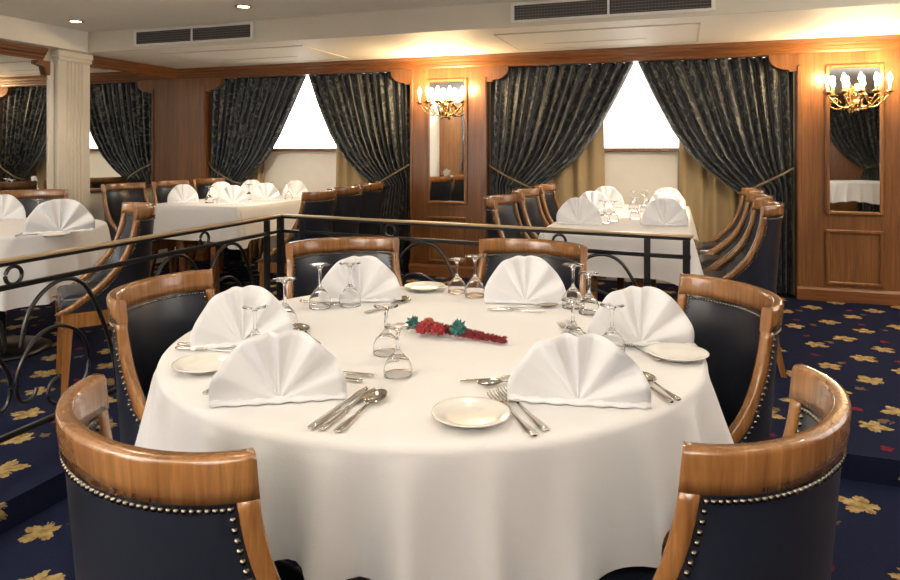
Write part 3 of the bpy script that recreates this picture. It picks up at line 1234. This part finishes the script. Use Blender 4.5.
napkin(2, 220, PTOP, .26, .15, 'white fan napkin at the far edge of the small round table', GN4, 31, -.1)

# ---------------------------------------------------------------- glassware (standing upside down)


def glass_mesh(h, rb, rf, rs=.0042):
    zb = h * .46
    outer = [(rb * .99, 0.0), (rb, h * .06), (rb * .99, h * .14), (rb * .92, h * .23), (rb * .72, h * .33), (rb * .40, h * .42), (rs * 1.8, zb + .004),
             (rs * 1.1, zb + h * .07), (rs, h * .68), (rs * 1.15, h * .86), (rs * 2.2, h * .93), (rf * .55, h * .965), (rf, h * .985), (rf, h - .0006), (rf * .6, h), (.0002, h)]
    t = .0013
    inner = [(.0002, zb - .006), (rs * 1.2, zb - .007), (rb * .40 - t, h * .42 - .004), (rb * .72 - t, h * .33 - .002), (rb * .92 - t, h * .23), (rb * .99 - t, h * .14), (rb - t, h * .06), (rb * .99 - t, .0), (rb * .99, 0)]
    return outer, inner


GLASS = {}


def glass(px, py, z, h, label, group, pos=None):
    p = Vector(pos) if pos is not None else spot(px, py, z)
    key = round(h, 3)
    if key not in GLASS:
        o_, i_ = glass_mesh(h, .036 if h > .13 else .033, .035 if h > .13 else .031)
        b = MB()
        b.lathe(i_[:-1] + o_, n=28)
        g = b.build('wine_glass', M['glass'])
        GLASS[key] = g
    else:
        g = GLASS[key].copy()
        COL.objects.link(g)
    g.location = (p.x, p.y, z + .0025)
    tag(g, label, 'glass', group)
    return g


GG = 'upturned wine glasses on the round table'
glass(255, 354, TOP, .118, 'upturned glass directly in front of the napkin by the scrolled railing', GG)
glass(285, 328, TOP, .140, 'upturned tall glass beside the napkin by the scrolled railing, next to a spoon', GG)
glass(320, 308, TOP, .140, 'upturned tall glass near the napkin of the railing corner seat, next to cutlery', GG)
glass(350, 306, TOP, .140, 'upturned glass in front of the cream lit napkin', GG)
glass(457, 293, TOP, .122, 'shorter upturned glass of the far pair, nearer the white side plate', GG)
glass(475, 297, TOP, .142, 'taller upturned glass of the far pair, next to the far white napkin', GG)
glass(573, 308, TOP, .140, 'upturned tall glass beside the far white napkin, foot against the chair back', GG)
glass(589, 314, TOP, .128, 'upturned glass just behind its taller mate, by the far white napkin', GG)
glass(573, 345, TOP, .118, 'upturned glass partly hidden behind the napkin with the two forks', GG)
glass(612, 352, TOP, .118, 'upturned glass in front of the napkin on the aisle side', GG)
glass(386, 354, TOP, .120, 'upturned glass beside the dried flower sprig', GG)
glass(398, 376, TOP, .112, 'upturned small glass nearest to the cutlery and side plate', GG)
GG2 = 'wine glasses on the long table behind the railing end'
for i, (x, y, w) in enumerate(((-.36, 5.30, 'tall one before the window'), (-.27, 5.08, 'near the middle of the window end'), (-.30, 4.55, 'in the middle of the cloth'),
                               (-.42, 4.36, 'beside the upright chairs napkin'), (-.46, 4.22, 'closest to the railing'), (-.28, 5.55, 'last one under the sill'))):
    glass(0, 0, PTOP, .14 if i % 2 == 0 else .13, 'upturned glass on the table behind the railing, ' + w, GG2, (x, y, PTOP))
GG3 = 'wine glasses on the long table by the mirror wall'
for i, (x, y, w) in enumerate(((-3.80, 4.78, 'between the two napkins at the pilaster end'), (-3.72, 5.22, 'in the middle of the cloth'), (-3.76, 5.62, 'at the window end'), (-3.30 - .12, 5.40, 'at the open edge'))):
    glass(0, 0, PTOP, .14, 'upturned glass on the mirror wall table, ' + w, GG3, (x, y, PTOP))
glass(38, 222, PTOP, .14, 'upturned wine glass between the two napkins on the small round table', 'wine glass on the small round table')

# ---------------------------------------------------------------- plates
PL = [None]


def plate(px, py, z, label, group, pos=None):
    p = Vector(pos) if pos is not None else spot(px, py, z)
    if PL[0] is None:
        b = MB()
        b.lathe([(.0002, .003), (.042, .003), (.046, .004), (.055, .0085), (.073, .0135), (.0755, .015), (.0755, .0165), (.072, .0162), (.056, .0115), (.048, .0078), (.044, .0068), (.0002, .0068)], n=48)
        b.lathe([(.046, .004), (.042, 0), (.038, .0), (.038, .003)], n=36)
        o = b.build('side_plate', M['porcelain'])
        PL[0] = o
    else:
        o = PL[0].copy()
        COL.objects.link(o)
    o.location = (p.x, p.y, z + .001)
    return tag(o, label, 'plate', group)


GP = 'white side plates on the round table'
plate(471, 420, TOP, 'white side plate beside the two forks at the table front', GP)
plate(206, 369, TOP, 'white side plate beside the napkin closest to the viewer, near the scrolled railing', GP)
plate(677, 358, TOP, 'white side plate at the table edge before the aisle side chair', GP)
plate(425, 290, TOP, 'white side plate at the far edge beside the pair of glasses', GP)
plate(54, 237, PTOP, 'white side plate in front of the large napkin on the small round table', 'white side plate on the small table')

# ---------------------------------------------------------------- cutlery (each lies along its local +x, handle end at -x)
CUT = {}


def knife_mesh():
    b = MB()
    b.tube([(-.11, 0, .004), (-.107, 0, .004), (-.09, 0, .004), (-.05, 0, .004), (-.015, 0, .004), (-.008, 0, .004)], [.004, .0068, .0075, .0066, .0056, .004], 10, flat=(1, .5))
    top, n = [], 14
    up, lo = [], []
    for i in range(n + 1):
        f = i / n
        x = -.008 + .115 * f
        w = .0035 + .0055 * sin(min(1, f * 1.3) * PI / 2)
        e = w * (1 - max(0, (f - .8) / .2) ** 2 * .95)
        up.append((x, .0075 - .0045 * max(0, (f - .7) / .3), .0))
        lo.append((x, .0075 - .0045 * max(0, (f - .7) / .3) - e * 1.75, .0))
    rows = [[(p[0], p[1], .0035) for p in up], [(p[0], p[1] * .5 + q[1] * .5, .0048) for p, q in zip(up, lo)], [(p[0], p[1], .0035) for p in lo], [(p[0], p[1] * .5 + q[1] * .5, .0025) for p, q in zip(up, lo)], [(p[0], p[1], .0035) for p in up]]
    b.grid(rows)
    return b


def handle(b, x0=-.105, x1=.02):
    b.tube([(x0, 0, .003), (x0 + .003, 0, .003), (x0 + .02, 0, .003), (x0 + .07, 0, .004), (x1, 0, .006)], [.004, .0085, .0088, .0042, .0032], 10, flat=(1, .42))


def fork_mesh():
    b = MB()
    handle(b)
    rows = []
    for x, w, z in ((.018, .003, .0065), (.03, .008, .006), (.04, .0115, .004), (.05, .012, .0035)):
        rows.append([(x, -w, z), (x, w, z)])
    for dz in (0, .0014):
        b.grid([[(p[0], p[1], p[2] + dz) for p in r] for r in rows])
    for i in range(4):
        y = -.0105 + .007 * i
        b.tube([(.049, y, .0042), (.065, y, .0035), (.085, y, .005), (.098, y * .97, .0085)], [.0018, .0017, .0015, .0007], 6)
    return b


def spoon_mesh():
    b = MB()
    handle(b)
    rows, N = [], 20
    for k, (f, dz) in enumerate(((1.0, 0), (.94, .0012), (.75, -.0035), (.4, -.0062), (.02, -.0070))):
        rows.append([(.052 + f * .035 * cos(2 * PI * i / N), f * .0195 * sin(2 * PI * i / N) * (1 - .12 * cos(2 * PI * i / N)), .0095 + dz) for i in range(N)])
    b.grid(rows, closed=True)
    rows2 = [[(x, y, z - .0013) for x, y, z in r] for r in rows]
    b.grid(rows2, closed=True)
    b.tube([(.012, 0, .006), (.02, 0, .009)], [.0032, .0034], 8, flat=(1, .6))
    return b


MAKE = {'knife': knife_mesh, 'fork': fork_mesh, 'spoon': spoon_mesh}


def cutlery(kind, a, c, label, z=TOP, lift=0.0, world=False, group='cutlery on the round table'):
    """a: handle end, c: tip, both as seen on the cloth"""
    P = Vector(a + (z,)) if world else spot(a[0], a[1], z)
    Q = Vector(c + (z,)) if world else spot(c[0], c[1], z)
    d = Q - P
    nm = 'table_' + kind
    if kind not in CUT:
        o = MAKE[kind]().build(nm, M['silver'])
        CUT[kind] = o
    else:
        o = CUT[kind].copy()
        COL.objects.link(o)
    L = min(max(d.length, .17), .225)
    o.scale = (L / .205, L / .205, 1)
    m = P + d.normalized() * (L * .105 / .205)
    o.location = (m.x, m.y, z + .0015 + lift)
    o.rotation_euler = (0, 0, math.atan2(d.y, d.x))
    return tag(o, label, kind, group)


cutlery('knife', (311, 430), (366, 390), 'outermost knife of the trio beside the closest napkin and spoon')
cutlery('knife', (322, 431), (374, 391), 'knife lying between the other knife and the spoon at the table front')
cutlery('spoon', (337, 434), (386, 392), 'soup spoon beside the two knives at the table front')
cutlery('fork', (205, 396), (252, 366), 'fork whose handle end shows beside the closest napkin, below the side plate')
cutlery('knife', (372, 378), (318, 372), 'dessert knife tucked behind the closest napkin, beyond the trio')
cutlery('fork', (362, 383), (310, 376), 'dessert fork behind the closest napkin, under the dessert knife')
cutlery('fork', (535, 438), (489, 393), 'outer fork of the two next to the side plate at the table front')
cutlery('fork', (547, 433), (497, 387), 'inner fork of the two, next to the napkin at the table front')
cutlery('knife', (535, 377), (486, 381), 'dessert knife peeking out behind the napkin with the two forks')
cutlery('spoon', (545, 381), (494, 386), 'dessert spoon peeking out behind the napkin with the two forks')
cutlery('knife', (671, 404), (632, 377), 'knife by the table edge beside the napkin with the two forks, outermost')
cutlery('spoon', (679, 402), (640, 376), 'spoon by the table edge beside the napkin with the two forks')
cutlery('knife', (177, 350), (240, 353), 'outer knife in front of the napkin by the scrolled railing')
cutlery('knife', (179, 346), (240, 348), 'inner knife in front of the napkin by the scrolled railing')
cutlery('spoon', (318, 346), (294, 323), 'round bowled spoon standing out beside the napkin by the scrolled railing')
cutlery('fork', (300, 302), (336, 306), 'fork beside the tall glass of the railing corner seat')
cutlery('knife', (366, 314), (410, 301), 'knife in front of the cream lit napkin')
cutlery('spoon', (374, 312), (415, 296), 'spoon in front of the cream lit napkin')
cutlery('knife', (489, 311), (543, 313), 'knife in front of the far white napkin')
cutlery('spoon', (500, 310), (562, 307), 'spoon in front of the far white napkin')
cutlery('fork', (591, 340), (568, 323), 'fork with tines toward the glass pair on the aisle side')
cutlery('fork', (583, 343), (560, 325), 'second fork with tines toward the glass pair on the aisle side')
cutlery('fork', (660, 362), (619, 342), 'fork between the aisle side napkin and its side plate')
cutlery('knife', (16, 237), (37, 228), 'knife beside the large napkin on the small round table', PTOP, group='cutlery on the small round table')

# ---------------------------------------------------------------- dried flower sprig
sp0, sp1 = spot(404, 332, TOP), spot(507, 343, TOP)
d = (sp1 - sp0).normalized()
ang = math.atan2(d.y, d.x)
sp = empty('flower_sprig', (sp0.x, sp0.y, TOP + .003), ang)
tag(sp, 'dried flower sprig of red blooms and teal rosettes in the middle of the round table', 'flower sprig')
SL = (sp1 - sp0).length
red = plain('dried_red', (.16, .008, .014), .7, vary=.4, scale=150)
redb = plain('dried_crimson', (.25, .012, .018), .6, vary=.3, scale=150)
rust = plain('dried_rust', (.30, .055, .022), .7, vary=.3, scale=150)
teal = plain('dyed_teal', (.012, .10, .085), .6, vary=.4, scale=120)


def blob(r, c, col, name, n=180, jag=.3, sq=1.0, seed=0):
    rnd = random.Random(seed)
    b = MB()
    for i in range(n):
        zc = rnd.uniform(-.6, 1)
        a = rnd.uniform(0, 6.28)
        k = sqrt(max(0, 1 - zc * zc))
        dv = Vector((k * cos(a), k * sin(a), zc * sq))
        p = Vector(c) + dv * r * .72
        q = Vector(c) + dv * r * (1 + rnd.uniform(-jag, jag))
        q.z = max(q.z, .001)
        p.z = max(p.z, .001)
        t = dv.cross(Vector((.3, .5, .8))).normalized() * r * .24
        u = dv.cross(t).normalized() * r * .24
        b.add([p - t, p + u, p + t, p - u, q], [(0, 1, 4), (1, 2, 4), (2, 3, 4), (3, 0, 4), (3, 2, 1, 0)], False)
    b.build(name, col, sp, fix=True)


blob(.021, (SL * .07, .012, .020), teal, 'teal_rosette', 70, .4, seed=1)
blob(.020, (SL * .22, .018, .020), rust, 'rust_bloom', 130, .15, seed=2)
blob(.021, (SL * .23, -.025, .019), redb, 'crimson_bloom', 130, .12, 1.0, seed=3)
blob(.020, (SL * .37, -.022, .019), redb, 'crimson_bloom', 130, .15, seed=4)
blob(.024, (SL * .55, -.006, .023), teal, 'teal_rosette', 80, .35, seed=5)
rnd = random.Random(9)
b = MB()
for i in range(520):
    f = rnd.random()
    x = SL * (.26 + .74 * f)
    w = .017 * (1 - .55 * f)
    a = rnd.uniform(0, 6.28)
    y0 = .012 - .035 * f * (1 if f > .3 else f / .3)
    p = Vector((x, y0 + w * .6 * cos(a), .016 * (1 - .4 * f) + w * .6 * sin(a)))
    q = p + Vector((rnd.uniform(-.004, .012), .008 * cos(a), .008 * sin(a)))
    p.z = max(p.z, .001); q.z = max(q.z, .001)
    t = Vector((.0, -sin(a), cos(a))) * .004
    u = Vector((.004, 0, 0))
    b.add([p - t, p + u, p + t, p - u, q], [(0, 1, 4), (1, 2, 4), (2, 3, 4), (3, 0, 4), (3, 2, 1, 0)], False)
b.build('dark_red_plume', red, sp)
MB().tube([(-.01, .014, .006), (SL * .3, .008, .007), (SL * .6, -.004, .006)], [.0018, .002, .002], 6).build('stem', plain('dry_stem', (.22, .13, .05), .8), sp)

# ---------------------------------------------------------------- railing
ZT, Z2, ZB_ = .88, .775, PZ + .125
A = Vector((-2.33, .55, 0))
Bc = Vector((-2.39, 3.68, 0))
Cc = Vector((.03, 3.39, 0))
rl = empty('scroll_railing', (Bc.x, Bc.y, PZ))
tag(rl, 'black wrought iron railing with scrolls, rings and a bronze top along the raised floor', 'railing')


def W(p, z):
    return Vector((p.x - Bc.x, p.y - Bc.y, z - PZ))


def bar(p, q, z, w, h, name, mat, ext=0.0):
    dd = (q - p)
    m = (p + q) / 2
    MB().box(W(m, z), (dd.length + ext, w, h), math.atan2(dd.y, dd.x), bev=.003).build(name, mat, rl)


for p, q in ((A, Bc), (Bc, Cc)):
    bar(p, q, ZT - .006, .042, .012, 'handrail', M['bronze'], .03)
    bar(p, q, ZT - .019, .024, .014, 'top_bar', M['iron'])
    bar(p, q, Z2, .020, .020, 'middle_bar', M['iron'])
    bar(p, q, ZB_, .020, .022, 'bottom_bar', M['iron'])


def along(p, q, m):
    return p + (q - p).normalized() * m


def post(p, w=.030):
    MB().box(W(p, (PZ + ZT - .026) / 2), (w, w, ZT - .026 - PZ), bev=.003).build('post', M['iron'], rl)


post(Bc, .036)
post(along(Bc, A, .15))
post(along(Bc, Cc, .17))
post(along(Cc, Bc, .02), .034)
post(along(Cc, Bc, .20))
post(along(A, Bc, .05))


def scroll(fr, name, pts, r=.0085):
    P = [fr(m, z) for m, z in pts]
    sm = []
    for i in range(len(P) - 1):
        a0, a1, a2, a3 = P[max(i - 1, 0)], P[i], P[i + 1], P[min(i + 2, len(P) - 1)]
        for j in range(5):
            t = j / 5
            sm.append(.5 * ((2 * a1) + (a2 - a0) * t + (2 * a0 - 5 * a1 + 4 * a2 - a3) * t * t + (3 * a1 - a0 - 3 * a2 + a3) * t ** 3))
    sm.append(P[-1])
    MB().tube(sm, r, 8).build(name, M['iron'], rl)


def motif(p, q, m):
    """ring with two big scrolls and two C scrolls, centred m along the rail"""
    d = (q - p).normalized()

    def fr(mm, z):
        c = p + d * (m + mm)
        return W(c, z)
    zc = (ZT - .026 + Z2) / 2
    rr = (ZT - .026 - Z2) / 2 - .006
    pts = [fr(rr * cos(2 * PI * i / 24), zc + rr * sin(2 * PI * i / 24)) for i in range(25)]
    MB().tube(pts, .0075, 8).build('ring', M['iron'], rl)
    for s in (-1, 1):
        # big arch: from the bottom bar near the panel edge up to the middle bar and down again with a curl
        pts = [(s * .50, ZB_ + .01), (s * .475, ZB_ + .16), (s * .41, ZB_ + .34), (s * .32, Z2 - .055), (s * .22, Z2 - .014), (s * .12, Z2 - .05), (s * .055, Z2 - .13), (s * .03, Z2 - .24)]
        scroll(fr, 'arch_scroll', pts)
        pts = [(s * .10, ZB_ + .14), (s * .075, ZB_ + .105), (s * .03, ZB_ + .11), (s * .012, ZB_ + .17), (s * .03, ZB_ + .25), (s * .10, ZB_ + .335), (s * .20, ZB_ + .355), (s * .30, ZB_ + .30),
               (s * .345, ZB_ + .19), (s * .31, ZB_ + .08), (s * .22, ZB_ + .035), (s * .15, ZB_ + .075), (s * .16, ZB_ + .135), (s * .20, ZB_ + .15)]
        scroll(fr, 'curl_scroll', pts, .0075)


LA = (Bc - A).length
for m in (LA - .73, LA - 1.82, LA - 2.90):
    motif(A, Bc, m)
for m in (.80, 1.80):
    motif(Bc, Cc, m)

# ---------------------------------------------------------------- light from the rear windows is in the panes; soft world
w = bpy.data.worlds.new('World')
scene.world = w
w.use_nodes = True
w.node_tree.nodes['Background'].inputs[0].default_value = (.8, .88, 1, 1)
w.node_tree.nodes['Background'].inputs[1].default_value = .6

# added area lights by the unseen windows, aimed up to brighten the ceiling
def window_light(loc, size, aim, energy):
    l = bpy.data.lights.new('window_daylight', 'AREA')
    l.shape = 'RECTANGLE'
    l.size, l.size_y = size, .9
    l.energy = energy
    l.color = (1.0, .96, .90)
    l.spread = R(120)
    o = bpy.data.objects.new('window_daylight', l)
    COL.objects.link(o)
    o.location = loc
    o.rotation_euler = Vector(aim).to_track_quat('-Z', 'Y').to_euler()


for (x0, x1), en in zip(RW, (560, 260)):
    window_light(((x0 + x1) / 2, YF + .2, 1.45), x1 - x0, (0, .35, .94), en)
window_light((XR - .25, 3.5, 1.45), 2.4, (-.5, 0, .87), 130)

# ---------------------------------------------------------------- camera
cam = bpy.data.cameras.new('Camera')
cam.sensor_width = 36
cam.lens = 36 * FOC / 900
cam.shift_y = -(290 - HOR) / 900
cam.clip_start = .05
co = bpy.data.objects.new('Camera', cam)
COL.objects.link(co)
co.location = (0, 0, CAM_Z)
co.rotation_euler = (PI / 2, 0, YAW)
scene.camera = co

scene.view_settings.view_transform = 'Standard'
scene.view_settings.look = 'None'
scene.view_settings.gamma = 1
scene.view_settings.use_curve_mapping = False
scene.view_settings.exposure = 0.0
try:
    scene.cycles.use_denoising = True
    scene.cycles.denoiser = 'OPENIMAGEDENOISE'
    scene.cycles.max_bounces = 12
    scene.cycles.transmission_bounces = 10
    scene.cycles.sample_clamp_indirect = 6
    scene.cycles.blur_glossy = .3
except Exception:
    pass
